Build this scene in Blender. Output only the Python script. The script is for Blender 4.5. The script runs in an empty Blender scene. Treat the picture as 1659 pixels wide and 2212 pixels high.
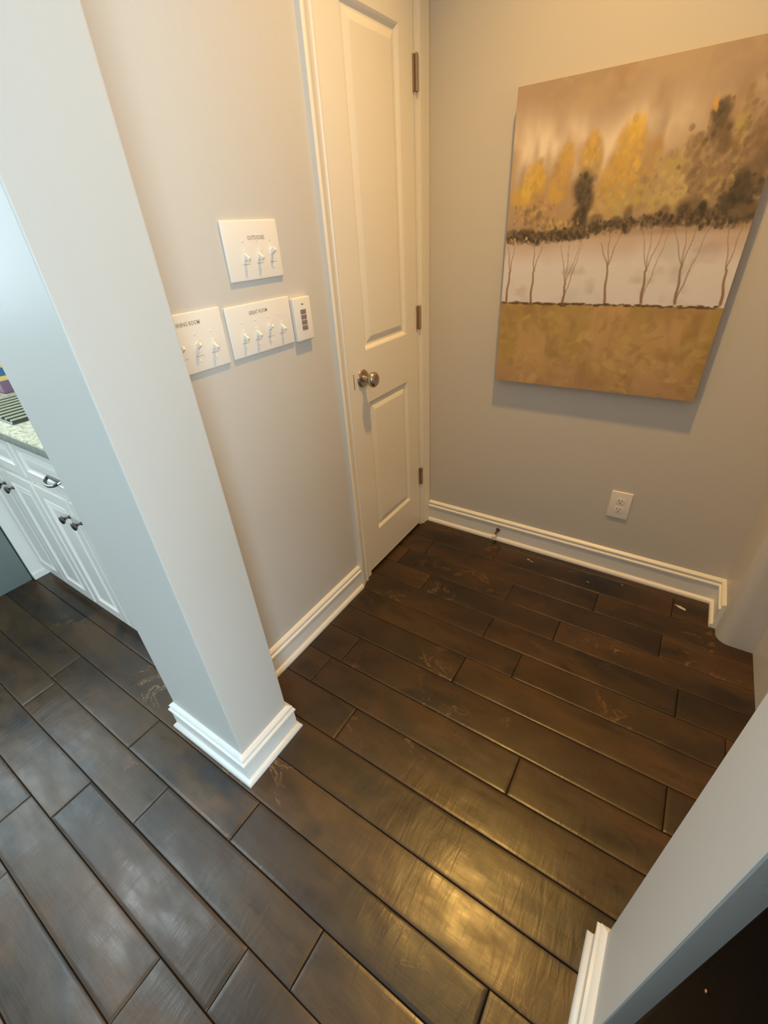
import bpy, bmesh, math, random
import numpy as np
from mathutils import Vector, Matrix
PI = math.pi
sc = bpy.context.scene
COL = sc.collection

# ------------------------------------------------------------------ camera
cam_d = bpy.data.cameras.new('camera'); cam = bpy.data.objects.new('camera', cam_d); COL.objects.link(cam)
cam.location = (0.9873, -1.8226, 1.3684)
cam.rotation_euler = (1.0024, 0.0563, 0.5764)
cam_d.sensor_fit = 'HORIZONTAL'; cam_d.sensor_width = 36.0
cam_d.lens = 952.72 / 1659.0 * 36.0
cam_d.clip_start = 0.01
sc.camera = cam

# ------------------------------------------------------------------ light
sc.view_settings.view_transform = 'Standard'; sc.view_settings.look = 'None'
sc.view_settings.gamma = 1.0; sc.view_settings.use_curve_mapping = False
sc.view_settings.exposure = 0.0
sc.cycles.use_denoising = True
sc.cycles.max_bounces = 10; sc.cycles.diffuse_bounces = 6
sc.cycles.sample_clamp_indirect = 4.0
w = bpy.data.worlds.new('world'); sc.world = w; w.use_nodes = True
w.node_tree.nodes['Background'].inputs[0].default_value = (0.60, 0.78, 1.0, 1)
w.node_tree.nodes['Background'].inputs[1].default_value = 0.6

def area(name, loc, target, sx, sy, power, color, spread=PI):
    l = bpy.data.lights.new(name, 'AREA'); l.shape = 'RECTANGLE'; l.size = sx; l.size_y = sy
    l.energy = power; l.color = color; l.spread = spread
    o = bpy.data.objects.new(name, l); COL.objects.link(o); o.location = loc
    o.rotation_euler = (Vector(target) - Vector(loc)).to_track_quat('-Z', 'Y').to_euler()
    return o
# daylight through the windows around, plus a light added for the pillar front
area('window_light_kitchen', (-2.08, -1.95, 1.75), (0, -1.95, 1.75), 0.9, 1.2, 20, (0.74, 0.93, 1.0))
area('pillar_fill_light', (-2.05, -3.6, 1.55), (0, -2.6, 1.2), 1.5, 1.5, 24, (0.68, 0.92, 1.0))  # added cool light for the pillar front; the wall behind has no window
area('window_light_living', (3.5, -3.2, 1.5), (0, -2.2, 1.2), 2.2, 1.9, 188, (0.66, 0.88, 1.0))
area('kitchen_ceiling_light', (-1.35, -1.95, 2.95), (-1.35, -1.95, 0), 0.55, 0.45, 19, (0.82, 0.95, 1.0))
# ceiling lamp of the alcove
def lamp(name, loc, power, color, r):
    l = bpy.data.lights.new(name, 'SPOT'); l.energy = power; l.color = color; l.shadow_soft_size = r
    l.spot_size = math.radians(98); l.spot_blend = 1.0
    o = bpy.data.objects.new(name, l); COL.objects.link(o); o.location = loc
lamp('alcove_lamp_light', (0.67, -0.62, 2.94), 158, (1.0, 0.57, 0.14), 0.05)

# ------------------------------------------------------------------ helpers
def lin(c):
    c = [v / 255.0 for v in c[:3]]
    return tuple(v / 12.92 if v <= 0.04045 else ((v + 0.055) / 1.055) ** 2.4 for v in c)

MATS = {}
def mat(name, rgb, rough=0.5, metal=0.0, bump=0.0, bscale=60.0, var=0.0, spec=0.5, coat=0.0, detail=3):
    if name in MATS: return MATS[name]
    m = bpy.data.materials.new(name); m.use_nodes = True; nt = m.node_tree; N = nt.nodes; L = nt.links
    b = N['Principled BSDF']; c = lin(rgb) + (1,)
    b.inputs['Base Color'].default_value = c; b.inputs['Roughness'].default_value = rough
    b.inputs['Metallic'].default_value = metal; b.inputs['Specular IOR Level'].default_value = spec
    b.inputs['Coat Weight'].default_value = coat
    tc = N.new('ShaderNodeTexCoord'); no = N.new('ShaderNodeTexNoise')
    no.inputs['Scale'].default_value = bscale; no.inputs['Detail'].default_value = detail
    L.new(tc.outputs['Object'], no.inputs['Vector'])
    if var:
        mx = N.new('ShaderNodeMixRGB'); mx.blend_type = 'MULTIPLY'; mx.inputs[0].default_value = var
        mx.inputs[1].default_value = c
        L.new(no.outputs['Fac'], mx.inputs[2]); L.new(mx.outputs[0], b.inputs['Base Color'])
    if bump:
        bu = N.new('ShaderNodeBump'); bu.inputs['Strength'].default_value = bump; bu.inputs['Distance'].default_value = 0.002
        L.new(no.outputs['Fac'], bu.inputs['Height']); L.new(bu.outputs[0], b.inputs['Normal'])
    MATS[name] = m
    return m

paint = mat('greige_wall_paint', (207, 202, 196), 0.42, bump=0.12, bscale=220)
white = mat('white_trim_paint', (236, 233, 228), 0.34, bump=0.03, bscale=90)
doorw = mat('white_door_paint', (236, 231, 222), 0.34, bump=0.05, bscale=160)
ceilm = mat('ceiling_paint', (235, 233, 228), 0.8, bump=0.1)
cabw = mat('white_cabinet_paint', (232, 226, 218), 0.3, bump=0.02)
plast = mat('white_plastic', (240, 234, 226), 0.32, bump=0.01)
engr = mat('grey_engraving', (168, 158, 150), 0.6)
btn = mat('grey_rubber', (140, 124, 114), 0.6)
dark = mat('dark_slot', (70, 58, 46), 0.7)
nickel = mat('brushed_nickel', (190, 178, 165), 0.24, metal=1.0, bump=0.05, bscale=300)
hingem = mat('bronzed_hinge_metal', (176, 152, 130), 0.42, metal=0.7)
chrome = mat('dark_chrome', (120, 115, 112), 0.22, metal=1.0)
applm = mat('slate_appliance_metal', (124, 132, 128), 0.45, metal=0.2, bump=0.03, bscale=200)
applk = mat('black_appliance_plastic', (25, 28, 28), 0.4)
blk = mat('black_lacquer', (5, 5, 6), 0.45, bump=0.15, bscale=25, spec=0.06)
copper = mat('copper', (200, 150, 130), 0.3, metal=1.0)
paperm = mat('paper_scrap_white', (205, 195, 180), 0.8)
stopm = mat('door_stop_metal', (110, 85, 62), 0.45, metal=0.7)
rubber = mat('white_rubber', (225, 212, 196), 0.6)
canvas_edge = mat('canvas_edge_paint', (150, 138, 112), 0.8, bump=0.5, bscale=150, var=0.3)
subm = mat('floor_gap_dark', (16, 12, 9), 0.9)
traym = mat('dark_grey_tray_metal', (92, 98, 90), 0.3, metal=0.7)
wirem = mat('bright_steel_wire', (225, 228, 205), 0.2, metal=0.9)

def link(name, me, m, parent=None):
    o = bpy.data.objects.new(name, me); COL.objects.link(o)
    if m is not None: me.materials.append(m)
    if parent is not None: o.parent = parent
    return o
def from_bm(name, bm, m, parent=None, smooth=False, origin=None):
    bm.normal_update()
    if origin is not None: bmesh.ops.translate(bm, verts=bm.verts, vec=-Vector(origin))
    me = bpy.data.meshes.new(name); bm.to_mesh(me); bm.free()
    if smooth:
        for p in me.polygons: p.use_smooth = True
        try: me.set_sharp_from_angle(angle=math.radians(35))
        except Exception: pass
    o = link(name, me, m, parent)
    if origin is not None:
        o.location = Vector(origin)
    return o
def add_box(bm, p0, p1, bev=0.0, seg=2):
    x0, y0, z0 = [min(a, b) for a, b in zip(p0, p1)]; x1, y1, z1 = [max(a, b) for a, b in zip(p0, p1)]
    v = [bm.verts.new(p) for p in ((x0,y0,z0),(x1,y0,z0),(x1,y1,z0),(x0,y1,z0),(x0,y0,z1),(x1,y0,z1),(x1,y1,z1),(x0,y1,z1))]
    fs = [bm.faces.new([v[i] for i in f]) for f in ((3,2,1,0),(4,5,6,7),(0,1,5,4),(1,2,6,5),(2,3,7,6),(3,0,4,7))]
    if bev:
        es = list({e for f in fs for e in f.edges})
        bmesh.ops.bevel(bm, geom=es, offset=bev, segments=seg, profile=0.6, affect='EDGES', clamp_overlap=True)
def box(name, p0, p1, m, parent=None, bev=0.0, seg=2, origin=None):
    bm = bmesh.new(); add_box(bm, p0, p1, bev, seg); return from_bm(name, bm, m, parent, smooth=bev > 0, origin=origin)
def lathe_bm(bm, prof, o, axis, n=32):
    """prof: (dist along axis, radius)"""
    a = Vector(axis).normalized(); t = Vector((0,0,1)) if abs(a.z) < .9 else Vector((1,0,0))
    u = a.cross(t).normalized(); v = a.cross(u)
    rings = []
    for d, r in prof:
        c = Vector(o) + a * d
        if r <= 1e-6: rings.append([bm.verts.new(c)])
        else: rings.append([bm.verts.new(c + (u*math.cos(2*PI*k/n) + v*math.sin(2*PI*k/n)) * r) for k in range(n)])
    for A, B in zip(rings, rings[1:]):
        for k in range(n):
            q = [A[k % len(A)], A[(k+1) % len(A)], B[(k+1) % len(B)], B[k % len(B)]]
            q = list(dict.fromkeys(q))
            if len(q) > 2:
                try: bm.faces.new(q)
                except ValueError: pass
def tube_bm(bm, pts, r, n=10):
    for a, b in zip(pts, pts[1:]):
        a = Vector(a); b = Vector(b)
        lathe_bm(bm, [(0, 0), (0, r), ((b-a).length, r), ((b-a).length, 0)], a, b - a, n)
def tag(o, label, cat, group=None):
    o['label'] = label; o['category'] = cat
    if group: o['group'] = group
    return o
def empty(name, loc, label=None, cat=None, group=None):
    o = bpy.data.objects.new(name, None); COL.objects.link(o); o.location = loc; o.empty_display_size = .05
    if label: tag(o, label, cat, group)
    return o
def struct(o): o['kind'] = 'structure'; return o
def child(o, root):
    """parent o (built in world space) to root, keeping its place"""
    bpy.context.view_layer.update()
    o.parent = root; o.matrix_parent_inverse = root.matrix_world.inverted(); return o
def rel(o, root):
    o.parent = root; o.location = o.location - Vector(root_loc(root)); return o
def root_loc(r):
    l = Vector((0,0,0))
    while r is not None: l += r.location; r = r.parent
    return l
# put(): shift a world-space mesh so that, parented to root (no rotation), it stays where it was built
def put(o, root, parent=None):
    p = parent or root
    off = root_loc(p)
    o.parent = p; o.location = o.location - off
    return o

# ------------------------------------------------------------------ room shell
CEIL = 3.0
def wallbox(name, boxes, m=paint, bev=0.0):
    bm = bmesh.new()
    for a, b in boxes: add_box(bm, a, b, bev)
    return struct(from_bm(name, bm, m))
# partition with the pantry door opening (y -0.585 .. -0.042)
wallbox('wall_left', [((-.116, -1.33, 0), (0, -.60, CEIL)), ((-.116, -.60, 2.06), (0, 0, CEIL)), ((-.116, -.028, 0), (0, 0, 2.06))])
wallbox('wall_back', [((-2.3, 0, 0), (2.6, .12, CEIL))])
bm = bmesh.new()   # short return with a rounded drywall corner, then the set-back wall
pl = [(2.6, 0), (1.347, 0)] + [(1.347 + .045 * (1 - math.cos(a)), -.190 - .045 * math.sin(a)) for a in [PI / 2 * k / 8 for k in range(9)]] + [(1.462, -.235), (1.462, -1.358), (2.6, -1.358)]
lo = [bm.verts.new((x, y, 0)) for x, y in pl]; hi = [bm.verts.new((x, y, CEIL)) for x, y in pl]
for k in range(len(pl)): bm.faces.new((lo[k], lo[(k+1) % len(pl)], hi[(k+1) % len(pl)], hi[k]))
bm.faces.new(lo); bm.faces.new(hi[::-1]); bmesh.ops.recalc_face_normals(bm, faces=bm.faces)
struct(from_bm('wall_right', bm, paint, smooth=True))
wallbox('wall_left_pillar', [((-.116, -1.503, 0), (.208, -1.322, CEIL))], bev=.003)
wallbox('wall_right_pillar', [((1.153, -1.522, 0), (2.6, -1.358, CEIL))], bev=.003)
wallbox('wall_kitchen', [((-2.3, -.73, 0), (-.116, -.62, CEIL))])
wallbox('wall_far_left', [((-2.3, -5.6, 0), (-2.12, -.73, 1.1)), ((-2.3, -5.6, 2.4), (-2.12, -.73, CEIL)),
                          ((-2.3, -5.6, 1.1), (-2.12, -2.5, 2.4)), ((-2.3, -1.42, 1.1), (-2.12, -.73, 2.4))])
wallbox('wall_far_right', [((3.6, -5.6, 0), (3.75, -1.4, .5)), ((3.6, -5.6, 2.5), (3.75, -1.4, CEIL)),
                           ((3.6, -5.6, .5), (3.75, -4.7, 2.5)), ((3.6, -2.5, .5), (3.75, -1.4, 2.5)),
                           ((2.6, -1.522, 0), (3.75, -1.4, CEIL))])
wallbox('wall_front', [((-2.3, -5.7, 0), (3.75, -5.55, .5)), ((-2.3, -5.7, 2.5), (3.75, -5.55, CEIL)),
                       ((-2.3, -5.7, .5), (-1.2, -5.55, 2.5)), ((1.4, -5.7, .5), (3.75, -5.55, 2.5))])
wallbox('ceiling', [((-2.4, -5.7, CEIL), (3.8, .12, CEIL + .1))], ceilm)

# ------------------------------------------------------------------ floor: hand-scraped boards running along X
rows = [-5.6]
while rows[-1] < -2.5: rows.append(rows[-1] + .1205)
rows = [r for r in rows if r < -2.43] + [-2.368, -2.250, -2.132, -2.012, -1.890, -1.770, -1.653, -1.537, -1.414, -1.280,
        -1.153, -1.027, -.895, -.770, -.650, -.530, -.415, -.295, -.175, -.055, .0]
joints = {-2.132: [-.17, 1.3], -2.012: [.33], -1.890: [-.208, .489], -1.770: [.015, .617, 1.5], -1.653: [-.209, .283, .977],
          -1.537: [-.95, 1.35], -1.414: [-.4, 1.75], -1.280: [.35, 1.9], -1.153: [.873], -1.027: [.18, 1.25], -.895: [.580, 1.5],
          -.770: [.010, .754], -.650: [.595, 1.25], -.530: [.25, .832], -.415: [.60, 1.18], -.295: [.14, .93], -.175: [.45, 1.2]}
tone = {(-1.653, 1): 1.25, (-1.653, 2): .62, (-1.770, 1): .80, (-1.770, 2): 1.0, (-1.537, 1): 1.2, (-1.537, 0): .85, (-1.414, 1): .95,
        (-.650, 1): 1.05, (-.530, 1): .75, (-.530, 2): 1.15, (-1.890, 1): .85}
def build_floor():
    rnd = random.Random(7); bm = bmesh.new(); lay = bm.loops.layers.float_color.new('board')
    for i in range(len(rows) - 1):
        ya, yb = rows[i], rows[i + 1]
        js = joints.get(round(ya, 3))
        if js is None:
            js = [rnd.uniform(-2.0, -1.0)]
            while js[-1] < 3: js.append(js[-1] + rnd.uniform(.5, 1.3))
        else:
            js = list(js)
            while js[0] > -1.6: js.insert(0, js[0] - rnd.uniform(.45, 1.0))
            while js[-1] < 3: js.append(js[-1] + rnd.uniform(.6, 1.3))
        xs = [-2.3] + [x for x in js if -2.2 < x < 3.7] + [3.75]
        full = joints.get(round(ya, 3)) or []
        for a, b in zip(xs, xs[1:]):
            g = .0005; t = 1.0 + rnd.uniform(-.25, .25)
            if a in full and (round(ya, 3), full.index(a) + 1) in tone: t = tone[(round(ya, 3), full.index(a) + 1)]
            elif b in full and (round(ya, 3), full.index(b)) in tone: t = tone[(round(ya, 3), full.index(b))]
            tx = rnd.uniform(-.002, .002); ty = rnd.uniform(-.009, .009); seed = rnd.random(); seed2 = rnd.random()
            cx, cy = (a + b) / 2, (ya + yb) / 2
            # top surface: slightly cupped strip with rounded long edges
            nx = max(2, int((b - a) / .12)); prof = [(0, -.0060), (.0012, -.0022), (.004, -.0007), (.012, 0), (.5, 0), (1, 0)]
            wd = yb - ya - 2 * g
            e1 = rnd.uniform(.0003, .0012)
            ys = [ya + g, ya + g + .0006, ya + g + .0022, ya + g + .010, cy, yb - g - .010, yb - g - .0022, yb - g - .0006, yb - g]
            zs = [-.007, -e1, -e1 * .35, 0, 0, 0, -e1 * .35, -e1, -.007]
            g2 = rnd.choice([.0003, .0008, .0014])
            xx = [a + g2, a + g2 + .0006, a + g2 + .0022] + [a + .012 + (b - a - .024) * k / nx for k in range(nx + 1)] + [b - g - .0022, b - g - .0006, b - g]
            xz = [-.007, -e1, -e1 * .35] + [0] * (nx + 1) + [-e1 * .35, -e1, -.007]
            grid = []
            for x, z1 in zip(xx, xz):
                grid.append([bm.verts.new((x, y, min(z1, z2) + (min(max((x - cx) * tx, -.0008), .0008) + (y - cy) * ty if min(z1, z2) > -.003 else 0))) for y, z2 in zip(ys, zs)])
            for k in range(len(grid) - 1):
                for q in range(len(ys) - 1):
                    f = bm.faces.new((grid[k][q], grid[k+1][q], grid[k+1][q+1], grid[k][q+1])); f.smooth = True
                    for l in f.loops: l[lay] = (t * .5, seed, seed2, 1)
    o = None
    m = bpy.data.materials.new('hand_scraped_dark_hardwood'); m.use_nodes = True; nt = m.node_tree; N = nt.nodes; L = nt.links
    b = N['Principled BSDF']
    at = N.new('ShaderNodeAttribute'); at.attribute_name = 'board'; sp = N.new('ShaderNodeSeparateColor'); L.new(at.outputs['Color'], sp.inputs[0])
    tc = N.new('ShaderNodeTexCoord')
    cmb = N.new('ShaderNodeCombineXYZ'); 
    def mth(op, a, b_=None, v=None):
        n = N.new('ShaderNodeMath'); n.operation = op
        if hasattr(a, 'links') or hasattr(a, 'is_linked'): L.new(a, n.inputs[0])
        else: n.inputs[0].default_value = a
        if b_ is not None:
            if hasattr(b_, 'is_linked'): L.new(b_, n.inputs[1])
            else: n.inputs[1].default_value = b_
        return n.outputs[0]
    L.new(mth('MULTIPLY', sp.outputs[1], 37.0), cmb.inputs[0]); L.new(mth('MULTIPLY', sp.outputs[2], 23.0), cmb.inputs[1])
    L.new(mth('MULTIPLY', sp.outputs[1], 11.0), cmb.inputs[2])
    add = N.new('ShaderNodeVectorMath'); add.operation = 'ADD'; L.new(tc.outputs['Object'], add.inputs[0]); L.new(cmb.outputs[0], add.inputs[1])
    def noise(scale, vec=(1, 1, 1), detail=4, dist=0.0, rough=.55):
        mp = N.new('ShaderNodeMapping'); mp.inputs['Scale'].default_value = vec; L.new(add.outputs[0], mp.inputs[0])
        n = N.new('ShaderNodeTexNoise'); n.inputs['Scale'].default_value = scale; n.inputs['Detail'].default_value = detail
        n.inputs['Distortion'].default_value = dist; n.inputs['Roughness'].default_value = rough; L.new(mp.outputs[0], n.inputs['Vector']); return n.outputs['Fac']
    def ramp(src, stops):
        r = N.new('ShaderNodeValToRGB'); L.new(src, r.inputs[0]); e = r.color_ramp.elements
        e[0].position, e[0].color = stops[0][0], tuple(stops[0][1]) + (1,)
        e[1].position, e[1].color = stops[-1][0], tuple(stops[-1][1]) + (1,)
        for p, c in stops[1:-1]: x = e.new(p); x.color = tuple(c) + (1,)
        return r.outputs[0]
    def mix(kind, fac, a, b_):
        n = N.new('ShaderNodeMixRGB'); n.blend_type = kind
        for i, s in enumerate((fac, a, b_)):
            if hasattr(s, 'is_linked'): L.new(s, n.inputs[i])
            else: n.inputs[i].default_value = s if i == 0 else tuple(s) + (1,)
        return n.outputs[0]
    fig = noise(2.6, (1, 2.4, 1), 4, .5)
    base = ramp(fig, [(.30, lin((34, 23, 11))), (.46, lin((57, 38, 16))), (.62, lin((74, 50, 22))), (.75, lin((62, 42, 20)))])
    grain = noise(14, (1, 14, 1), 5, .4, .65)
    base = mix('MULTIPLY', .55, base, ramp(grain, [(.30, (.55, .55, .55)), (.62, (1.1, 1.1, 1.1))]))
    # knots: dark smudges
    kn = noise(3.4, (1, 1.8, 1), 2, .8)
    base = mix('MIX', ramp(kn, [(.60, (0, 0, 0)), (.72, (.8, .8, .8))]), base, lin((26, 19, 17)))
    # pale worn figure lines around knots
    rg = noise(5.0, (1, 1.5, 1), 5, 2.2, .6); rmask = noise(2.3, (1, 1, 1), 2, .3)
    base = mix('MIX', mix('MULTIPLY', 1.0, ramp(rmask, [(.57, (0, 0, 0)), (.66, (1, 1, 1))]), ramp(rg, [(.585, (0, 0, 0)), (.600, (.55, .55, .55)), (.615, (0, 0, 0))])), base, lin((176, 132, 88)))
    tn = N.new('ShaderNodeVectorMath'); tn.operation = 'SCALE'; L.new(base, tn.inputs[0]); L.new(mth('MULTIPLY', sp.outputs[0], 2.0), tn.inputs['Scale'])
    L.new(tn.outputs[0], b.inputs['Base Color'])
    L.new(ramp(noise(9, (1, 3, 1), 3), [(.3, (.26,) * 3), (.7, (.40,) * 3)]), b.inputs['Roughness'])
    b.inputs['Specular IOR Level'].default_value = 0.62
    sc1 = noise(20, (2.6, .55, 1), 3, .6); sc2 = noise(5, (1, 1, 1), 2, .2)
    hh = mth('ADD', mth('MULTIPLY', sc1, .5), mth('MULTIPLY', sc2, 3.6))
    hh = mth('ADD', hh, mth('MULTIPLY', grain, .12))
    bu = N.new('ShaderNodeBump'); bu.inputs['Strength'].default_value = .55; bu.inputs['Distance'].default_value = .0018
    L.new(hh, bu.inputs['Height']); L.new(bu.outputs[0], b.inputs['Normal'])
    fl = from_bm('floor', bm, m); struct(fl)
    # dark joint bed below the boards
    bed = box('joint_bed', (-2.3, -5.6, -.03), (3.75, 0, -.0065), subm); put(bed, fl); bed['kind'] = 'structure'
build_floor()

# ------------------------------------------------------------------ swept mouldings
def sweep(name, path, prof, m, left=True, closed_prof=True):
    """path: list of (x, y) corners, prof: (depth out of the wall, z); the moulding lies on the right of the path"""
    bm = bmesh.new(); n = len(path); secs = []
    P = [Vector((p[0], p[1])) for p in path]
    for i in range(n):
        if i == 0: d0 = d1 = (P[1] - P[0]).normalized()
        elif i == n - 1: d0 = d1 = (P[-1] - P[-2]).normalized()
        else: d0 = (P[i] - P[i-1]).normalized(); d1 = (P[i+1] - P[i]).normalized()
        n0 = Vector((d0.y, -d0.x)); n1 = Vector((d1.y, -d1.x)); mm = (n0 + n1); mm /= max(1e-6, mm.dot(n0)) 
        secs.append([bm.verts.new((P[i].x + mm.x * d, P[i].y + mm.y * d, z)) for d, z in prof])
    k = len(prof)
    for A, B in zip(secs, secs[1:]):
        for j in range(k):
            bm.faces.new((A[j], B[j], B[(j+1) % k], A[(j+1) % k]))
    bm.faces.new(list(reversed(secs[0]))); bm.faces.new(secs[-1])
    bmesh.ops.recalc_face_normals(bm, faces=bm.faces)
    return from_bm(name, bm, m, smooth=True)
BB = [(0, 0), (.024, 0), (.025, .006), (.023, .013), (.018, .019), (.0135, .021), (.0135, .088), (.0175, .090), (.0185, .094),
      (.0175, .098), (.0110, .101), (.0105, .107), (.0125, .110), (.0130, .114), (.0105, .118), (.004, .122), (0, .124)]
def BBs(s): return [(d * s, z) for d, z in BB]
struct(sweep('baseboard_left', [(0, -.647), (0, -1.323)][::-1], BB, white))
struct(sweep('baseboard_back', [(.019, 0), (1.347, 0), (1.347, -.165)], BB, white))
struct(sweep('baseboard_left_pillar', [(-.116, -1.345), (-.116, -1.503), (.208, -1.503), (.208, -1.322), (.02, -1.322)], BB, white))
struct(sweep('baseboard_right_pillar', [(1.45, -1.358), (1.153, -1.358), (1.153, -1.522), (1.30, -1.522)], BB, white))
# quick sanity: profiles face the room

# ------------------------------------------------------------------ pantry door
def frame_map(o, u, v, nn):
    o, u, v, nn = Vector(o), Vector(u), Vector(v), Vector(nn)
    return lambda a, b, c: o + u * a + v * b + nn * c
def panel_front(bm, M, W0, W1, H0, H1, panels, thick, rings):
    """slab face with moulded panels. rings: (inset, depth) steps inside each panel rectangle"""
    us = sorted({W0, W1, *[p[0] for p in panels], *[p[1] for p in panels]})
    vs = sorted({H0, H1, *[p[2] for p in panels], *[p[3] for p in panels]})
    cache = {}
    def V(a, b, c):
        k = (round(a, 5), round(b, 5), round(c, 5))
        if k not in cache: cache[k] = bm.verts.new(M(a, b, c))
        return cache[k]
    for i in range(len(us) - 1):
        for j in range(len(vs) - 1):
            mu, mv = (us[i] + us[i+1]) / 2, (vs[j] + vs[j+1]) / 2
            if any(p[0] < mu < p[1] and p[2] < mv < p[3] for p in panels): continue
            bm.faces.new((V(us[i], vs[j], 0), V(us[i+1], vs[j], 0), V(us[i+1], vs[j+1], 0), V(us[i], vs[j+1], 0)))
    for p in panels:
        prev = [(p[0], p[2], 0), (p[1], p[2], 0), (p[1], p[3], 0), (p[0], p[3], 0)]
        for ins, dep in rings:
            cur = [(p[0] + ins, p[2] + ins, dep), (p[1] - ins, p[2] + ins, dep), (p[1] - ins, p[3] - ins, dep), (p[0] + ins, p[3] - ins, dep)]
            for k in range(4): bm.faces.new((V(*prev[k]), V(*prev[(k+1) % 4]), V(*cur[(k+1) % 4]), V(*cur[k])))
            prev = cur
        bm.faces.new([V(*c) for c in prev])
    # sides and back
    def edgechain(seq, flip):
        for a, b in zip(seq, seq[1:]):
            q = [V(a[0], a[1], 0), V(b[0], b[1], 0), V(b[0], b[1], -thick), V(a[0], a[1], -thick)]
            bm.faces.new(q if flip else q[::-1])
    edgechain([(u, H0) for u in us], False); edgechain([(u, H1) for u in us], True)
    edgechain([(W0, v) for v in vs], True); edgechain([(W1, v) for v in vs], False)
    bm.faces.new([V(W0, v, -thick) for v in vs] + [V(u, H1, -thick) for u in us[1:]] + [V(W1, v, -thick) for v in vs[::-1][1:]] + [V(u, H0, -thick) for u in us[::-1][1:-1]])
    bmesh.ops.recalc_face_normals(bm, faces=bm.faces)

DY0, DY1 = -.549, -.077
door = struct(empty('door_1', (0, -.31, 0)))
bm = bmesh.new()
panel_front(bm, frame_map((-.004, 0, 0), (0, 1, 0), (0, 0, 1), (1, 0, 0)), DY0, DY1, .016, 2.03,
            [(-.462, -.166, .206, .808), (-.462, -.166, 1.002, 1.897)], .035,
            [(.006, -.0030), (.012, -.0085), (.016, -.0095), (.021, -.0095), (.030, -.0060), (.040, -.0028), (.043, -.0022)])
put(from_bm('door_slab', bm, doorw), door)
# jamb lining and stop behind the slab
def dpart(name, boxes, m, bev=.0008):
    bm = bmesh.new()
    for a, b in boxes: add_box(bm, a, b, bev)
    return put(from_bm(name, bm, m, smooth=True), door)
dpart('door_jamb', [((-.116, -.600, 0), (0, -.5525, 2.05)), ((-.116, -.0735, 0), (0, -.028, 2.05)), ((-.116, -.600, 2.034), (0, -.028, 2.06)),
                    ((-.060, -.553, 0), (-.042, -.540, 2.034)), ((-.060, -.088, 0), (-.042, -.073, 2.034)), ((-.060, -.55, 2.02), (-.042, -.08, 2.035))], doorw, 0)
# casing: stepped profile with mitred head
CP = [(0, 0), (0, .0095), (.004, .0115), (.008, .0115), (.011, .0085), (.016, .0085), (.030, .0125), (.040, .0165), (.045, .0185), (.052, .0185), (.056, .016), (.057, 0)]
def casing():
    bm = bmesh.new()
    yL, yR, zt = -.590, -.058, 2.040
    rows_ = []
    for w_, h in CP:
        wr = w_
        rows_.append([(h, yL - w_, 0), (h, yL - w_, zt + w_), (h, min(yR + wr, -.001), zt + w_), (h, min(yR + wr, -.001), 0)])
    vv = [[bm.verts.new(p) for p in r] for r in rows_]
    for A, B in zip(vv, vv[1:]):
        for k in range(3): bm.faces.new((A[k], A[k+1], B[k+1], B[k]))
    for k in range(3): bm.faces.new((vv[-1][k], vv[-1][k+1], vv[0][k+1], vv[0][k]))
    for e in (0, 3): bm.faces.new([r[e] for r in vv])
    bmesh.ops.recalc_face_normals(bm, faces=bm.faces)
    return from_bm('trim_1', bm, doorw, smooth=True)
struct(casing())
# hinges
for i, z in enumerate((1.800, 1.052, .300)):
    bm = bmesh.new()
    lathe_bm(bm, [(-.048, 0), (-.048, .0035), (-.045, .0062), (-.0155, .0062), (-.015, .0056), (-.0145, .0062), (.0145, .0062), (.015, .0056), (.0155, .0062), (.045, .0062), (.048, .0035), (.048, 0)], (.0045, -.069, z), (0, 0, 1), 16)
    add_box(bm, (-.0035, -.083, z - .045), (.0006, -.066, z + .045), .0003, 1)
    add_box(bm, (-.0035, -.070, z - .045), (.0008, -.0600, z + .045), .0003, 1)
    h = put(from_bm('hinge', bm, hingem, smooth=True), door)
# knob
KY, KZ = -.492, .908
bm = bmesh.new(); lathe_bm(bm, [(0, 0), (0, .0325), (.003, .0330), (.006, .0310), (.0085, .0250), (.010, .014), (.012, .013), (.012, 0)], (-.004, KY, KZ), (1, 0, 0), 40)
rose = put(from_bm('knob_rose', bm, nickel, smooth=True), door)
bm = bmesh.new(); lathe_bm(bm, [(.010, .0125), (.020, .0105), (.027, .0110), (.032, .0170), (.037, .0235), (.043, .0272), (.050, .0280), (.056, .0262), (.061, .0215), (.064, .0130), (.065, 0)], (-.004, KY, KZ), (1, 0, 0), 40)
kn = put(from_bm('door_knob', bm, nickel, smooth=True), door)
dpart('latch_plate', [((-.006, -.5512, KZ - .028), (.0006, -.5485, KZ + .028))], hingem, .0003)
# dark pantry interior behind the door
wallbox('wall_pantry', [((-.70, -.61, 0), (-.68, 0, CEIL))])

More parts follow.
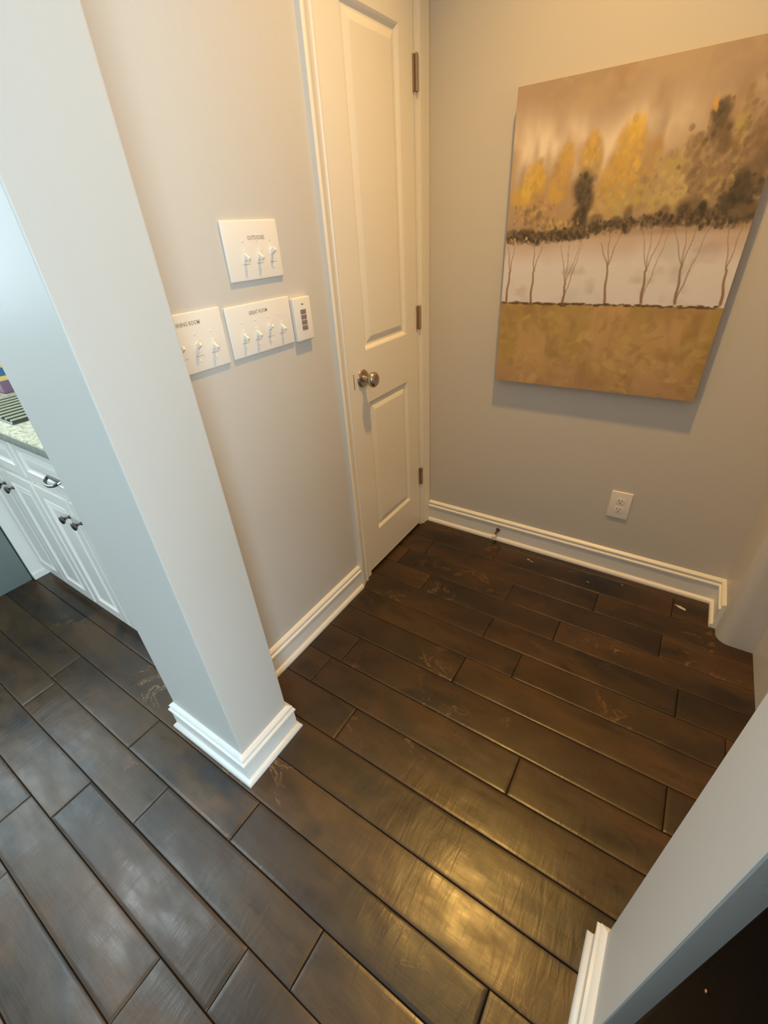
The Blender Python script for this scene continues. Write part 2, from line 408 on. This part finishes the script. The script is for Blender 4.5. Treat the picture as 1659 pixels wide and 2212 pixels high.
# ------------------------------------------------------------------ wall plates (plane x = 0, seen along -X)
def text_obj(s, size, loc, parent, root, name='engraved_lettering', sx=1.0):
    c = bpy.data.curves.new(name, 'FONT'); c.body = s; c.size = size; c.align_x = 'CENTER'; c.align_y = 'CENTER'; c.extrude = .00015
    c.resolution_u = 2; c.offset = .00035
    t = bpy.data.objects.new(name, c); COL.objects.link(t)
    bpy.context.view_layer.update()
    me = bpy.data.meshes.new_from_object(t.evaluated_get(bpy.context.evaluated_depsgraph_get()))
    bpy.data.objects.remove(t)
    # text lies in XY; map X -> +Y, Y -> +Z, Z -> +X
    M = Matrix(((0, 0, 1, loc[0]), (sx, 0, 0, loc[1]), (0, 1, 0, loc[2]), (0, 0, 0, 1)))
    me.transform(M); me.materials.clear()
    return put(link(name, me, engr), root)
def switch_plate(y0, y1, z0, z1, states, ty, label, text, tz, textpos, marks=True):
    yc, zc = (y0 + y1) / 2, (z0 + z1) / 2
    root = empty('switch_plate', (0, yc, zc), label, 'light switch', 'toggle switch plates on the grey wall')
    bm = bmesh.new(); add_box(bm, (0, y0, z0), (.0065, y1, z1), .0045, 3)
    put(from_bm('cover_plate', bm, plast, smooth=True), root)
    for y, up in zip(ty, states):
        # toggle well frame + lever
        bm = bmesh.new()
        add_box(bm, (.004, y - .0048, tz - .012), (.0073, y + .0048, tz + .012), .0005, 1)
        put(from_bm('toggle_collar', bm, plast, smooth=True), root)
        bm = bmesh.new(); add_box(bm, (0, -.0040, -.0055), (.0205, .0040, .0055), .0015, 2)
        for v in bm.verts:
            if v.co.x > .008: v.co.z *= .75; v.co.y *= .85
        bmesh.ops.rotate(bm, verts=bm.verts, cent=(0, 0, 0), matrix=Matrix.Rotation(math.radians(-28 if up else 28), 3, 'Y'))
        bmesh.ops.translate(bm, verts=bm.verts, vec=(.0035, y, tz))
        put(from_bm('toggle', bm, plast, smooth=True), root)
        for s in (.0302, -.0302):
            bm = bmesh.new(); lathe_bm(bm, [(0, 0), (0, .0031), (.0008, .0028), (.0012, 0)], (.0064, y, tz + s), (1, 0, 0), 14)
            add_box(bm, (.0070, y - .0022, tz + s - .0003), (.0078, y + .0022, tz + s + .0003))
            put(from_bm('screw', bm, plast, smooth=True), root)
        if marks:
            bm = bmesh.new(); add_box(bm, (.0062, y - .012, tz - .0200), (.00668, y + .012, tz - .0188))
            put(from_bm('engraved_line', bm, engr), root)
    if text: text_obj(text, .0125, (.0065, textpos[0], textpos[1]), None, root, sx=.82)
    return root
switch_plate(-1.009, -.826, 1.279, 1.409, (0, 0, 1), (-.951, -.905, -.859),
             'white three-toggle switch plate mounted alone above the other plates', 'OUTDOORS', 1.335, (-.905, 1.371))
switch_plate(-1.051, -.823, 1.104, 1.229, (0, 0, 1, 0), (-1.006, -.960, -.914, -.868),
             'white four-toggle switch plate in the middle of the lower row, beside the remote', 'GREAT ROOM', 1.158, (-.944, 1.206))
switch_plate(-1.290, -1.064, 1.102, 1.236, (0, 1, 1, 0), (-1.243, -1.197, -1.151, -1.105),
             'white switch plate partly hidden by the pillar, leftmost of the lower row', 'DINING ROOM', 1.158, (-1.163, 1.212))
# remote
rem = empty('wall_remote', (0, -.781, 1.16), 'narrow white wall remote with four grey buttons beside the switch plates', 'remote control')
bm = bmesh.new(); add_box(bm, (0, -.817, 1.103), (.015, -.745, 1.220), .003, 3); put(from_bm('remote_body', bm, plast, smooth=True), rem)
bm = bmesh.new(); add_box(bm, (.0149, -.785, 1.2005), (.0155, -.777, 1.203)); put(from_bm('indicator_light', bm, dark), rem)
for k, z in enumerate((1.182, 1.1675, 1.1530, 1.1385)):
    bm = bmesh.new(); add_box(bm, (.0145, -.7925, z - .006), (.0168, -.7700, z + .006), .0022, 3)
    put(from_bm('button', bm, btn, smooth=True), rem)

# outlet on the back wall
out = empty('wall_outlet', (.911, 0, .347), 'white double outlet plate low on the wall below the painting', 'outlet')
bm = bmesh.new(); add_box(bm, (.871, -.006, .285), (.951, 0, .409), .004, 3); put(from_bm('cover_plate', bm, plast, smooth=True), out)
for z in (.367, .327):
    bm = bmesh.new(); lathe_bm(bm, [(0, .0168), (.0020, .0160), (.0024, 0)], (.911, -.0055, z), (0, -1, 0), 28)
    for v in bm.verts: v.co.z = max(min(v.co.z, z + .0135), z - .0135)
    s = put(from_bm('socket', bm, plast, smooth=True), out)
    bm = bmesh.new()
    add_box(bm, (.9035, -.0084, z - .001), (.9053, -.0076, z + .0075)); add_box(bm, (.9165, -.0084, z), (.9183, -.0076, z + .0070))
    lathe_bm(bm, [(0, .0025), (.0004, .0025), (.0004, 0)], (.911, -.0078, z - .0065), (0, -1, 0), 12)
    q = from_bm('socket_slots', bm, dark); put(q, out, s)
bm = bmesh.new(); lathe_bm(bm, [(0, .003), (.0008, .0027), (.0012, 0)], (.911, -.0060, .347), (0, -1, 0), 14); put(from_bm('screw', bm, plast, smooth=True), out)

# door stop on the baseboard
ds = empty('door_stop', (.412, -.0135, .063), 'small bronze door stop with white tip sticking out of the baseboard', 'door stop')
bm = bmesh.new(); lathe_bm(bm, [(0, 0), (0, .0105), (.004, .0100), (.006, .0050), (.048, .0042), (.048, 0)], (.412, -.0135, .063), (0, -1, -.12), 18); put(from_bm('stop_rod', bm, stopm, smooth=True), ds)
bm = bmesh.new(); lathe_bm(bm, [(.046, .0), (.046, .0065), (.060, .0075), (.066, .0062), (.067, 0)], (.412, -.0135, .063), (0, -1, -.12), 18); put(from_bm('rubber_tip', bm, rubber, smooth=True), ds)

# scraps on the floor
def scrap(pts, z, label, h=.0012, cat='paper scrap', name='paper_scrap'):
    bm = bmesh.new(); a = [bm.verts.new((x, y, z)) for x, y in pts]; b = [bm.verts.new((x, y, z + h)) for x, y in pts]
    n = len(a); bm.faces.new(a[::-1]); bm.faces.new(b)
    for i in range(n): bm.faces.new((a[i], a[(i+1) % n], b[(i+1) % n], b[i]))
    bmesh.ops.recalc_face_normals(bm, faces=bm.faces)
    o = from_bm(name, bm, paperm, origin=(pts[0][0], pts[0][1], z)); return tag(o, label, cat)
scrap([(1.205, -.094), (1.226, -.094), (1.247, -.105), (1.244, -.114), (1.222, -.108)], .0002, 'pale paper scrap on the dark floor in the far right corner')
scrap([(.594, -.088), (.598, -.0935), (.606, -.090), (.606, -.0925), (.5985, -.0985), (.594, -.0935)], .0002, 'tiny white v-shaped thread on the floor right of the door stop', .0008, 'lint', 'lint')
scrap([(.608, -.100), (.617, -.0985), (.624, -.1035), (.6235, -.105), (.6165, -.101), (.608, -.102)], .0002, 'tiny curled white thread beside the v-shaped one on the floor', .0008, 'lint', 'lint')
scrap([(.868, -.1205), (.879, -.1225), (.880, -.1245), (.869, -.1225)], .0002, 'tiny white fleck on the floor below the outlet, nearer the door', .0008, 'lint', 'lint')
scrap([(1.003, -.0695), (1.009, -.0725), (1.0085, -.0745), (1.0025, -.0715)], .0002, 'tiny white fleck close to the baseboard between outlet and paper scrap', .0008, 'lint', 'lint')

# ------------------------------------------------------------------ painting
def build_painting():
    rnd = np.random.default_rng(11)
    NX, NY = 330, 424
    X0, X1, Z0, Z1, T = .343, 1.045, .818, 1.716, .035
    img = np.zeros((NY, NX, 3))
    U, V = np.meshgrid((np.arange(NX) + .5) / NX, (np.arange(NY) + .5) / NY)
    def L3(c): return np.array(lin(c))
    def vn(fx, fy, seed):
        r = np.random.default_rng(seed); g = r.random((fy + 2, fx + 2)); x = U * fx; y = V * fy
        i, j = x.astype(int), y.astype(int); a, b = x - i, y - j; a = a*a*(3-2*a); b = b*b*(3-2*b)
        return (g[j, i]*(1-a) + g[j, i+1]*a)*(1-b) + (g[j+1, i]*(1-a) + g[j+1, i+1]*a)*b
    def fbm(fx, fy, seed): return (vn(fx, fy, seed)*.5 + vn(fx*2, fy*2, seed+1)*.28 + vn(fx*4, fy*4, seed+2)*.22)
    def sm(a, b, x): t = np.clip((x - a) / (b - a), 0, 1); return t*t*(3-2*t)
    def lerp(a, b, t): return a + (b - a) * t[..., None]
    taupe, cream, pink, sand = L3((172, 148, 128)), L3((240, 224, 204)), L3((206, 178, 160)), L3((196, 172, 138))
    n1, n2, n3 = fbm(4, 5, 1), fbm(7, 5, 20), fbm(10, 14, 40)
    vv = V + .10 * (fbm(5, 3, 90) - .5) + .05 * (fbm(14, 4, 95) - .5)
    sky = lerp(np.broadcast_to(taupe, img.shape), np.broadcast_to(cream, img.shape), np.clip(.15 * n1 + .95 * np.exp(-((vv-.815)/.085)**2) * (.35 + .65 * sm(.85, .50, U)) * sm(.25, .60, fbm(9, 4, 120) + .12), 0, 1))
    sky = lerp(sky, np.broadcast_to(cream, img.shape), .55 * np.exp(-((vv-.865)/.035)**2) * sm(.84, .95, U))
    sky = lerp(sky, np.broadcast_to(L3((170, 140, 112)), img.shape), sm(.50, .78, n2) * .55)
    sky = lerp(sky, np.broadcast_to(sand, img.shape), sm(.5, .75, n3) * .4)
    img[:] = sky
    low = lerp(np.broadcast_to(L3((226, 220, 224)), img.shape), np.broadcast_to(L3((206, 184, 172)), img.shape), sm(.45, .55, V + .05*(n2-.5)))
    low = lerp(low, np.broadcast_to(L3((200, 198, 196)), img.shape), sm(.48, .75, fbm(5, 6, 70)) * .6)
    low = lerp(low, np.broadcast_to(L3((178, 160, 150)), img.shape), sm(.55, .9, fbm(9, 16, 75)) * .5)
    k = sm(.56, .54, V); img[:] = lerp(img, low, k)
    def blob(cu, cv, ru, rv, col, a=.85, seed=0, ang=0.0, hard=.35):
        u, v = U - cu, V - cv; ca, sa = math.cos(ang), math.sin(ang); uu = u*ca + v*sa*1.28; vv = -u*sa/1.28 + v*ca
        d = np.sqrt((uu/ru)**2 + (vv/rv)**2) + (vn(26, 34, 300 + seed) - .5) * .55
        img[:] = lerp(img, np.broadcast_to(L3(col), img.shape), a * sm(1.0 + hard/2, 1.0 - hard, d))
    def dab(cu, cv, ru, rv, col, a, ang=0.0):
        x0, x1 = int((cu - 2*ru) * NX), int((cu + 2*ru) * NX) + 2; y0, y1 = int((cv - 2*rv) * NY), int((cv + 2*rv) * NY) + 2
        x0, y0 = max(x0, 0), max(y0, 0); x1, y1 = min(x1, NX), min(y1, NY)
        if x1 <= x0 or y1 <= y0: return
        u, v = U[y0:y1, x0:x1] - cu, V[y0:y1, x0:x1] - cv; ca, sa = math.cos(ang), math.sin(ang)
        d = ((u*ca + v*sa)/ru)**2 + ((-u*sa + v*ca)/rv)**2
        t = a * sm(1.35, .35, d); img[y0:y1, x0:x1] = img[y0:y1, x0:x1] + (np.array(col) - img[y0:y1, x0:x1]) * t[..., None]
    def dabs(cu, cv, su, sv, n, cols, size=.012, a=.7):
        for _ in range(n):
            c = L3(cols[rnd.integers(len(cols))]) * rnd.uniform(.9, 1.1); s = size * rnd.uniform(.5, 1.5)
            dab(cu + float(np.clip(rnd.normal(), -1.7, 1.7)) * su, cv + float(np.clip(rnd.normal(), -1.7, 1.7)) * sv, s, s * rnd.uniform(.6, 1.3), c, a * rnd.uniform(.3, .9), rnd.uniform(0, PI))
    G1, G2, G3 = (212, 174, 88), (232, 196, 96), (186, 154, 104)
    D1, D2, D3 = (88, 78, 64), (66, 60, 50), (124, 104, 82)
    O1, O2 = (188, 166, 110), (208, 188, 132)
    BR, BR2 = (154, 128, 100), (136, 114, 90)
    # soft brown haze of far foliage
    for i, (u, v, ru, rv, c) in enumerate([(.80, .74, .17, .13, (178, 152, 120)), (.95, .80, .09, .13, (156, 132, 102)), (.66, .70, .12, .10, (190, 164, 124)), (.18, .64, .22, .09, (186, 154, 116)), (.44, .66, .16, .10, (190, 160, 112)), (.78, .64, .20, .07, (160, 136, 108))]):
        blob(u, v, ru, rv, c, .85, i, 0, .9)
    # gold crowns with separate peaks
    for i, (u, v, ru, rv, c) in enumerate([(.125, .70, .050, .085, G3), (.13, .745, .036, .050, G1), (.045, .685, .040, .030, G1), (.085, .70, .030, .055, G2),
            (.235, .72, .050, .085, G3), (.250, .785, .028, .050, G1), (.215, .69, .04, .04, G1), (.345, .770, .052, .075, G3), (.350, .815, .034, .045, G1), (.385, .78, .022, .045, G3),
            (.505, .73, .082, .120, G3), (.500, .80, .052, .070, G1), (.510, .845, .030, .038, G2), (.465, .70, .060, .080, G1), (.480, .66, .060, .050, O1),
            (.590, .735, .040, .085, G3), (.605, .785, .022, .030, G3), (.56, .66, .05, .06, O1), (.68, .735, .050, .040, O1), (.70, .665, .070, .050, O2), (.655, .63, .05, .03, O1),
            (.865, .79, .030, .055, O1), (.885, .72, .040, .05, BR), (.90, .685, .028, .035, O2)]):
        blob(u, v, ru, rv, c, .82, 20 + i, .15 * math.sin(i * 2.1), .55)
    dabs(.12, .73, .025, .035, 70, [G1, G2, G3], .009, .55); dabs(.24, .76, .022, .035, 60, [G1, G3, (204, 172, 120)], .009, .55); dabs(.345, .80, .022, .028, 50, [G1, G2, G3], .009, .55)
    dabs(.50, .79, .032, .045, 110, [G1, G2, (200, 172, 104)], .010, .55); dabs(.48, .68, .055, .035, 110, [O1, G1, O2, G3], .010, .55)
    dabs(.67, .69, .055, .045, 120, [O1, O2, BR, (190, 164, 124)], .011, .5); dabs(.79, .73, .055, .055, 190, [BR, BR2, (176, 150, 120), D3], .011, .6)
    dabs(.93, .78, .035, .08, 110, [BR2, D3, BR], .011, .6); dabs(.85, .68, .06, .035, 110, [BR2, BR, O1, D3], .010, .6)
    # dark masses
    for i, (u, v, ru, rv, c) in enumerate([(.335, .70, .042, .050, D1), (.352, .655, .040, .055, D1), (.345, .605, .045, .045, D2), (.795, .845, .030, .034, D1), (.805, .81, .036, .036, D3), (.835, .775, .024, .03, D3),
            (.935, .665, .055, .050, D1), (.955, .60, .070, .038, D2), (.90, .625, .04, .03, D1), (.975, .72, .04, .05, D3),
            (.84, .600, .085, .024, D1), (.79, .622, .05, .02, D3), (.70, .588, .060, .017, D1), (.68, .61, .025, .025, D3), (.17, .560, .115, .018, D1), (.30, .562, .075, .020, D2), (.05, .560, .05, .014, D1), (.475, .586, .05, .012, D3), (.415, .600, .032, .018, D3), (.545, .615, .022, .032, D3)]):
        blob(u, v, ru, rv, c, .85, 50 + i, 0, .5)
    dabs(.345, .66, .022, .045, 80, [D1, D2, D3], .008, .6); dabs(.80, .83, .020, .028, 50, [D1, D3], .008, .6); dabs(.935, .64, .04, .03, 90, [D1, D2], .009, .6)
    dabs(.13, .63, .055, .022, 90, [D3, G3, BR2, (212, 186, 120)], .008, .65); dabs(.20, .585, .09, .009, 80, [(208, 184, 124), G3, D1, D3], .007, .7); dabs(.25, .60, .05, .012, 40, [(208, 184, 124), G3], .007, .7)
    for k in range(46):
        u = rnd.random(); base_v = .556 + .040 * float(np.clip((u - .35) / .4, 0, 1))
        blob(u, base_v + .006 + rnd.normal() * .010, rnd.uniform(.012, .034), rnd.uniform(.010, .024), [D1, D2, D3, D3][rnd.integers(4)], .75, 120 + k, rnd.uniform(-.6, .6), .5)
    for u0, v0, su, n in ((.05, .556, .04, 60), (.16, .555, .06, 140), (.31, .562, .05, 120), (.47, .578, .045, 80), (.62, .588, .05, 80), (.75, .590, .06, 110), (.90, .580, .05, 90)):
        dabs(u0, v0, su, .011, n, [D1, D2, D3], .0062, .85)
    dabs(.10, .545, .06, .006, 8, [(232, 178, 110), (220, 200, 150)], .006, .8)
    for k in range(7): dab(.772 + .004 * rnd.normal(), .868 + .009 * rnd.normal(), .006, .012, L3((218, 172, 92)), .6, .2)
    # trunks
    def line(p, q, w0, w1, col, a=.85):
        n = 60
        for i in range(n + 1):
            t = i / n; dab(p[0] + (q[0]-p[0])*t + .002*math.sin(t*9+p[0]*50), p[1] + (q[1]-p[1])*t, w0 + (w1-w0)*t, (w0 + (w1-w0)*t) * .8, L3(col), a * .6)
    TK = (150, 120, 92)
    for tr in ([(.025, .328), (.033, .44), [(.015, .53), (.05, .54)]], [(.157, .328), (.156, .44), [(.147, .53), (.19, .54)]], [(.322, .328), (.320, .40), [(.275, .53), (.315, .53), (.37, .545)]],
               [(.516, .332), (.500, .455), [(.453, .53), (.484, .56), (.530, .56)]], [(.674, .335), (.664, .44), [(.613, .575), (.655, .56), (.70, .565)]],
               [(.812, .335), (.800, .45), [(.738, .565), (.785, .56), (.820, .57)]], [(.985, .335), (.965, .44), [(.93, .56), (.975, .56)]]):
        line(tr[0], tr[1], .0068, .0045, TK)
        for e in tr[2]: line(tr[1], e, .0036, .0022, TK, .65)
    line((.812, .345), (.835, .44), .004, .0035, TK, .6); line((.835, .44), (.862, .56), .0035, .0025, TK, .5); line((.322, .345), (.352, .45), .0035, .003, TK, .6); line((.352, .45), (.372, .53), .003, .002, TK, .5); line((.674, .35), (.700, .46), .0035, .0028, TK, .55); line((.700, .46), (.722, .56), .0028, .002, TK, .45)
    # field
    f1, f2 = fbm(6, 3, 500), fbm(13, 6, 520)
    field = lerp(np.broadcast_to(L3((176, 148, 88)), img.shape), np.broadcast_to(L3((196, 160, 112)), img.shape), sm(.35, .7, f1))
    field = lerp(field, np.broadcast_to(L3((160, 130, 84)), img.shape), sm(.45, .75, f2) * .7)
    field = lerp(field, np.broadcast_to(L3((172, 138, 112)), img.shape), sm(.12, .0, V) * .6)
    img[:] = lerp(img, field, sm(.3285, .3245, V + .004 * (vn(60, 2, 9) - .5)))
    for _ in range(260):
        u, v = rnd.random(), rnd.random() * .31; c = [(206, 178, 118), (186, 146, 92), (168, 128, 90), (190, 164, 104), (160, 136, 80)][rnd.integers(5)]
        dab(u, v, rnd.uniform(.010, .04), rnd.uniform(.006, .022), L3(c), rnd.uniform(.15, .5), rnd.uniform(-.8, .8))
    for _ in range(160):
        u = rnd.random(); dab(u, .3265 + rnd.normal() * .0025, rnd.uniform(.006, .018), .0032, L3((104, 84, 56)), .8)
    img[:] = np.clip(img, 0, 1)
    # canvas mesh
    me = bpy.data.meshes.new('painted_canvas')
    gx, gz = np.meshgrid(np.linspace(X0, X1, NX + 1), np.linspace(Z0, Z1, NY + 1)); co = np.stack([gx, np.full_like(gx, -T), gz], -1).reshape(-1, 3)
    idx = np.arange((NX + 1) * (NY + 1)).reshape(NY + 1, NX + 1)
    f = np.stack([idx[:-1, :-1], idx[:-1, 1:], idx[1:, 1:], idx[1:, :-1]], -1).reshape(-1, 4)
    root = empty('painting', (.694, 0, Z0), 'square-edged canvas painting of golden and dark trees above an ochre field', 'painting')
    me.from_pydata((co - np.array([.694, 0, Z0])).tolist(), [], f.tolist())
    at = me.color_attributes.new('paint', 'FLOAT_COLOR', 'CORNER')
    col = np.ones((f.shape[0], 4, 4), dtype=np.float32); col[:, :, :3] = img.reshape(-1, 1, 3); at.data.foreach_set('color', col.ravel())
    m = bpy.data.materials.new('oil_paint'); m.use_nodes = True; N, L = m.node_tree.nodes, m.node_tree.links; b = N['Principled BSDF']
    a = N.new('ShaderNodeAttribute'); a.attribute_name = 'paint'; L.new(a.outputs['Color'], b.inputs['Base Color']); b.inputs['Roughness'].default_value = .6
    b.inputs['Specular IOR Level'].default_value = .35
    tc = N.new('ShaderNodeTexCoord'); mp = N.new('ShaderNodeMapping'); mp.inputs['Scale'].default_value = (1, 1, .6); no = N.new('ShaderNodeTexNoise'); no.inputs['Scale'].default_value = 60; no.inputs['Detail'].default_value = 6
    L.new(tc.outputs['Object'], mp.inputs[0]); L.new(mp.outputs[0], no.inputs['Vector']); bu = N.new('ShaderNodeBump'); bu.inputs['Strength'].default_value = .35; bu.inputs['Distance'].default_value = .002
    L.new(no.outputs['Fac'], bu.inputs['Height']); L.new(bu.outputs[0], b.inputs['Normal'])
    o = link('painted_canvas', me, m, root)
    bm = bmesh.new(); add_box(bm, (X0 + .0003, -T + .0004, Z0 + .0003), (X1 - .0003, 0, Z1 - .0003)); put(from_bm('stretcher_frame', bm, canvas_edge), root)
build_painting()

# ------------------------------------------------------------------ kitchen corner
FY = -1.343
def cab_front(bm, x0, x1, z0, z1, y, rings, margin):
    panel_front(bm, frame_map((0, y, 0), (1, 0, 0), (0, 0, 1), (0, -1, 0)), x0, x1, z0, z1, [(x0 + margin, x1 - margin, z0 + margin, z1 - margin)], .018, rings)
RG = [(.004, .002), (.007, -.002), (.012, -.006), (.016, -.0065), (.028, -.002), (.034, -.0012)]
def knob_mesh(x, y, z):
    bm = bmesh.new(); lathe_bm(bm, [(0, 0), (0, .0085), (.003, .007), (.006, .0048), (.014, .0048), (.018, .0100), (.022, .0150), (.026, .0160), (.029, .0140), (.031, .008), (.0315, 0)], (x, y, z), (0, -1, 0), 20)
    return from_bm('knob', bm, chrome, smooth=True)
def cabinet(x0, x1, label, drawers):
    root = empty('base_cabinet', ((x0 + x1) / 2, FY, 0), label, 'cabinet', 'white base cabinets under the stone worktop')
    bm = bmesh.new(); add_box(bm, (x0, FY, 0), (x1, -.735, .853)); put(from_bm('cabinet_body', bm, cabw), root)
    xm = (x0 + x1) / 2
    for a, b, kx in ((x0 + .012, xm - .004, xm - .042), (xm + .004, x1 - .012, xm + .042)):
        bm = bmesh.new(); cab_front(bm, a, b, .055, .655, FY - .018, RG, .045)
        d = put(from_bm('door', bm, cabw), root); k = knob_mesh(kx, FY - .018, .582); put(k, root, d)
    for a, b in drawers:
        bm = bmesh.new(); cab_front(bm, a, b, .682, .835, FY - .018, RG, .034)
        d = put(from_bm('drawer', bm, cabw), root)
        c = (a + b) / 2; bm = bmesh.new()
        lathe = []
        pts = [(c + .042 * math.cos(t), FY - .018 - .026 * math.sin(t) ** .8 if 0 < t < PI else FY - .018, .742 - .012 * math.sin(t)) for t in [PI * k / 10 for k in range(11)]]
        tube_bm(bm, pts, .0055, 10)
        tube_bm(bm, [(c - .045, FY - .020, .742), (c + .045, FY - .020, .742)], .0045, 8)
        put(from_bm('handle', bm, chrome, smooth=True), root, d)
    return root
cabinet(-.915, -.380, 'white base cabinet nearest the pillar, wide drawer with curved metal pull', [(-.903, -.392)])
cabinet(-1.458, -.915, 'white base cabinet between the dark appliance and the one beside the pillar', [(-1.446, -.927)])
# narrow filler towards the pillar side
box_f = wallbox('trim_2', [((-.380, FY, 0), (-.116, -.735, .853))], cabw)
# corner filler with its own foot moulding
bm = bmesh.new(); add_box(bm, (-1.90, -1.412, 0), (-1.458, -.74, .853)); cf = from_bm('trim_3', bm, cabw); struct(cf)
o = sweep('trim_4', [(-1.458, -1.412), (-1.458, FY - .001)], [(0, 0), (.012, 0), (.012, .028), (.004, .036), (0, .036)], cabw); struct(o)
# appliance
ap = empty('dishwasher', (-1.475, -1.72, 0), 'slate grey built-in appliance at the end of the white cabinets', 'appliance')
bm = bmesh.new(); add_box(bm, (-2.05, -2.015, .0), (-1.483, -1.415, .852)); put(from_bm('appliance_body', bm, applm), ap)
bm = bmesh.new(); add_box(bm, (-1.483, -2.012, .0), (-1.464, -1.418, .74), .003, 2); put(from_bm('door', bm, applm, smooth=True), ap)
bm = bmesh.new(); add_box(bm, (-1.483, -2.012, .745), (-1.464, -1.418, .848), .003, 2); put(from_bm('control_panel', bm, applk, smooth=True), ap)
bm = bmesh.new(); tube_bm(bm, [(-1.464, -1.95, .70), (-1.425, -1.95, .70), (-1.425, -1.48, .70), (-1.464, -1.48, .70)], .008, 10); put(from_bm('handle', bm, chrome, smooth=True), ap)
# worktop
def granite():
    m = bpy.data.materials.new('speckled_granite'); m.use_nodes = True; N, L = m.node_tree.nodes, m.node_tree.links; b = N['Principled BSDF']
    tc = N.new('ShaderNodeTexCoord'); r = N.new('ShaderNodeValToRGB'); n = N.new('ShaderNodeTexNoise'); n.inputs['Scale'].default_value = 62; n.inputs['Detail'].default_value = 7; n.inputs['Roughness'].default_value = .7
    L.new(tc.outputs['Object'], n.inputs['Vector']); L.new(n.outputs['Fac'], r.inputs[0]); e = r.color_ramp.elements
    e[0].position = .33; e[0].color = lin((122, 120, 96)) + (1,); e[1].position = .62; e[1].color = lin((240, 236, 212)) + (1,)
    x = e.new(.45); x.color = lin((206, 200, 168)) + (1,); L.new(r.outputs[0], b.inputs['Base Color']); b.inputs['Roughness'].default_value = .16
    return m
bm = bmesh.new(); add_box(bm, (-1.44, -1.388, .855), (-.118, -.735, .888), .003, 2); add_box(bm, (-2.11, -2.05, .855), (-1.44, -.735, .888), .003, 2)
ct = from_bm('worktop', bm, granite(), smooth=True, origin=(-1.2, -1.1, .855))
ge = mat('shaded_granite_edge', (166, 166, 150), .2, bump=.02, var=.5, bscale=80)  # shade on the worktop's front edge, put into a darker granite colour
bm = bmesh.new(); add_box(bm, (-1.44, -1.3905, .8555), (-.118, -1.386, .8835), .002, 2); e_ = from_bm('worktop_edge', bm, ge, smooth=True); e_['label'] = 'polished front edge with its shade put into a darker colour'; put(e_, ct)
tag(ct, 'pale speckled granite worktop lying over the white cabinets', 'worktop')
# rack on dark tray
rk = empty('cooling_rack', (-1.03, -1.21, .888), 'wire rack of bright parallel rods over a dark tray on the granite worktop', 'rack')
bm = bmesh.new(); add_box(bm, (-1.235, -1.34, .888), (-.845, -.98, .894), .002, 1); put(from_bm('tray', bm, traym, smooth=True), rk)
for k in range(9):
    x = -.862 - k * .043
    bm = bmesh.new(); tube_bm(bm, [(x, -1.335, .899), (x, -.985, .899)], .0045, 8); put(from_bm('rod', bm, wirem, smooth=True), rk)
# printed box
bx = empty('food_box', (-1.41, -1.15, .888), 'upright printed box with purple, yellow and blue bands behind the wire rack', 'box')
def bandmat():
    m = bpy.data.materials.new('printed_bands'); m.use_nodes = True; N, L = m.node_tree.nodes, m.node_tree.links; b = N['Principled BSDF']
    tc = N.new('ShaderNodeTexCoord'); s = N.new('ShaderNodeSeparateXYZ'); L.new(tc.outputs['Object'], s.inputs[0]); r = N.new('ShaderNodeValToRGB'); r.color_ramp.interpolation = 'CONSTANT'
    mm = N.new('ShaderNodeMath'); mm.operation = 'MULTIPLY'; mm.inputs[1].default_value = 4.0; L.new(s.outputs[2], mm.inputs[0]); L.new(mm.outputs[0], r.inputs[0])
    e = r.color_ramp.elements; e[0].position = 0; e[0].color = lin((122, 96, 120)) + (1,); e[1].position = .20; e[1].color = lin((226, 196, 110)) + (1,)
    for p, c in ((.27, (70, 106, 140)), (.40, (226, 200, 120)), (.62, (120, 90, 120))): x = e.new(p); x.color = lin(c) + (1,)
    L.new(r.outputs[0], b.inputs['Base Color']); b.inputs['Roughness'].default_value = .4; return m
bm = bmesh.new(); add_box(bm, (-1.53, -1.185, .888), (-1.325, -1.12, 1.12), .002, 1)
bmesh.ops.translate(bm, verts=bm.verts, vec=(0, 0, -.888)); o = from_bm('carton', bm, bandmat(), smooth=True); o.location = (0, 0, .888); put(o, bx)
bm = bmesh.new(); add_box(bm, (-1.53, -1.186, .888), (-1.326, -1.1195, .892)); put(from_bm('carton_base', bm, mat('maroon_card', (110, 50, 70), .6)), bx)

# ------------------------------------------------------------------ black cabinet right of the camera
bc = empty('tall_cabinet', (1.45, -1.80, 0), 'tall black glossy cabinet standing in front of the near right pillar', 'cabinet')
bm = bmesh.new(); add_box(bm, (1.146, -1.86, 0), (1.75, -1.572, 1.22), .004, 2); put(from_bm('cabinet_body', bm, blk, smooth=True), bc)
bm = bmesh.new(); add_box(bm, (1.1425, -1.85, .12), (1.1465, -1.585, 1.18), .001, 1); d = put(from_bm('door', bm, blk, smooth=True), bc)
bm = bmesh.new(); lathe_bm(bm, [(0, .0012), (.002, .0018), (.003, .0014), (.0035, 0)], (1.1425, -1.606, .80), (-1, 0, 0), 16); k = from_bm('knob', bm, copper, smooth=True); k['label'] = 'small copper-coloured knob'; put(k, bc, d)

# fittings of the ceiling that carry the lamps
lf = empty('ceiling_lamp', (.67, -.62, CEIL), 'round ceiling lamp in the middle of the alcove ceiling', 'lamp')
bm = bmesh.new(); lathe_bm(bm, [(0, 0), (0, .10), (-.012, .10), (-.015, .06), (-.015, 0)], (.67, -.62, CEIL), (0, 0, 1), 32); put(from_bm('lamp_base', bm, nickel, smooth=True), lf)
kf = empty('ceiling_panel_lamp', (-1.35, -1.95, CEIL), 'rectangular ceiling lamp over the kitchen floor', 'lamp')
bm = bmesh.new(); add_box(bm, (-1.64, -2.19, CEIL - .04), (-1.06, -1.71, CEIL), .004, 2); put(from_bm('lamp_housing', bm, white, smooth=True), kf)
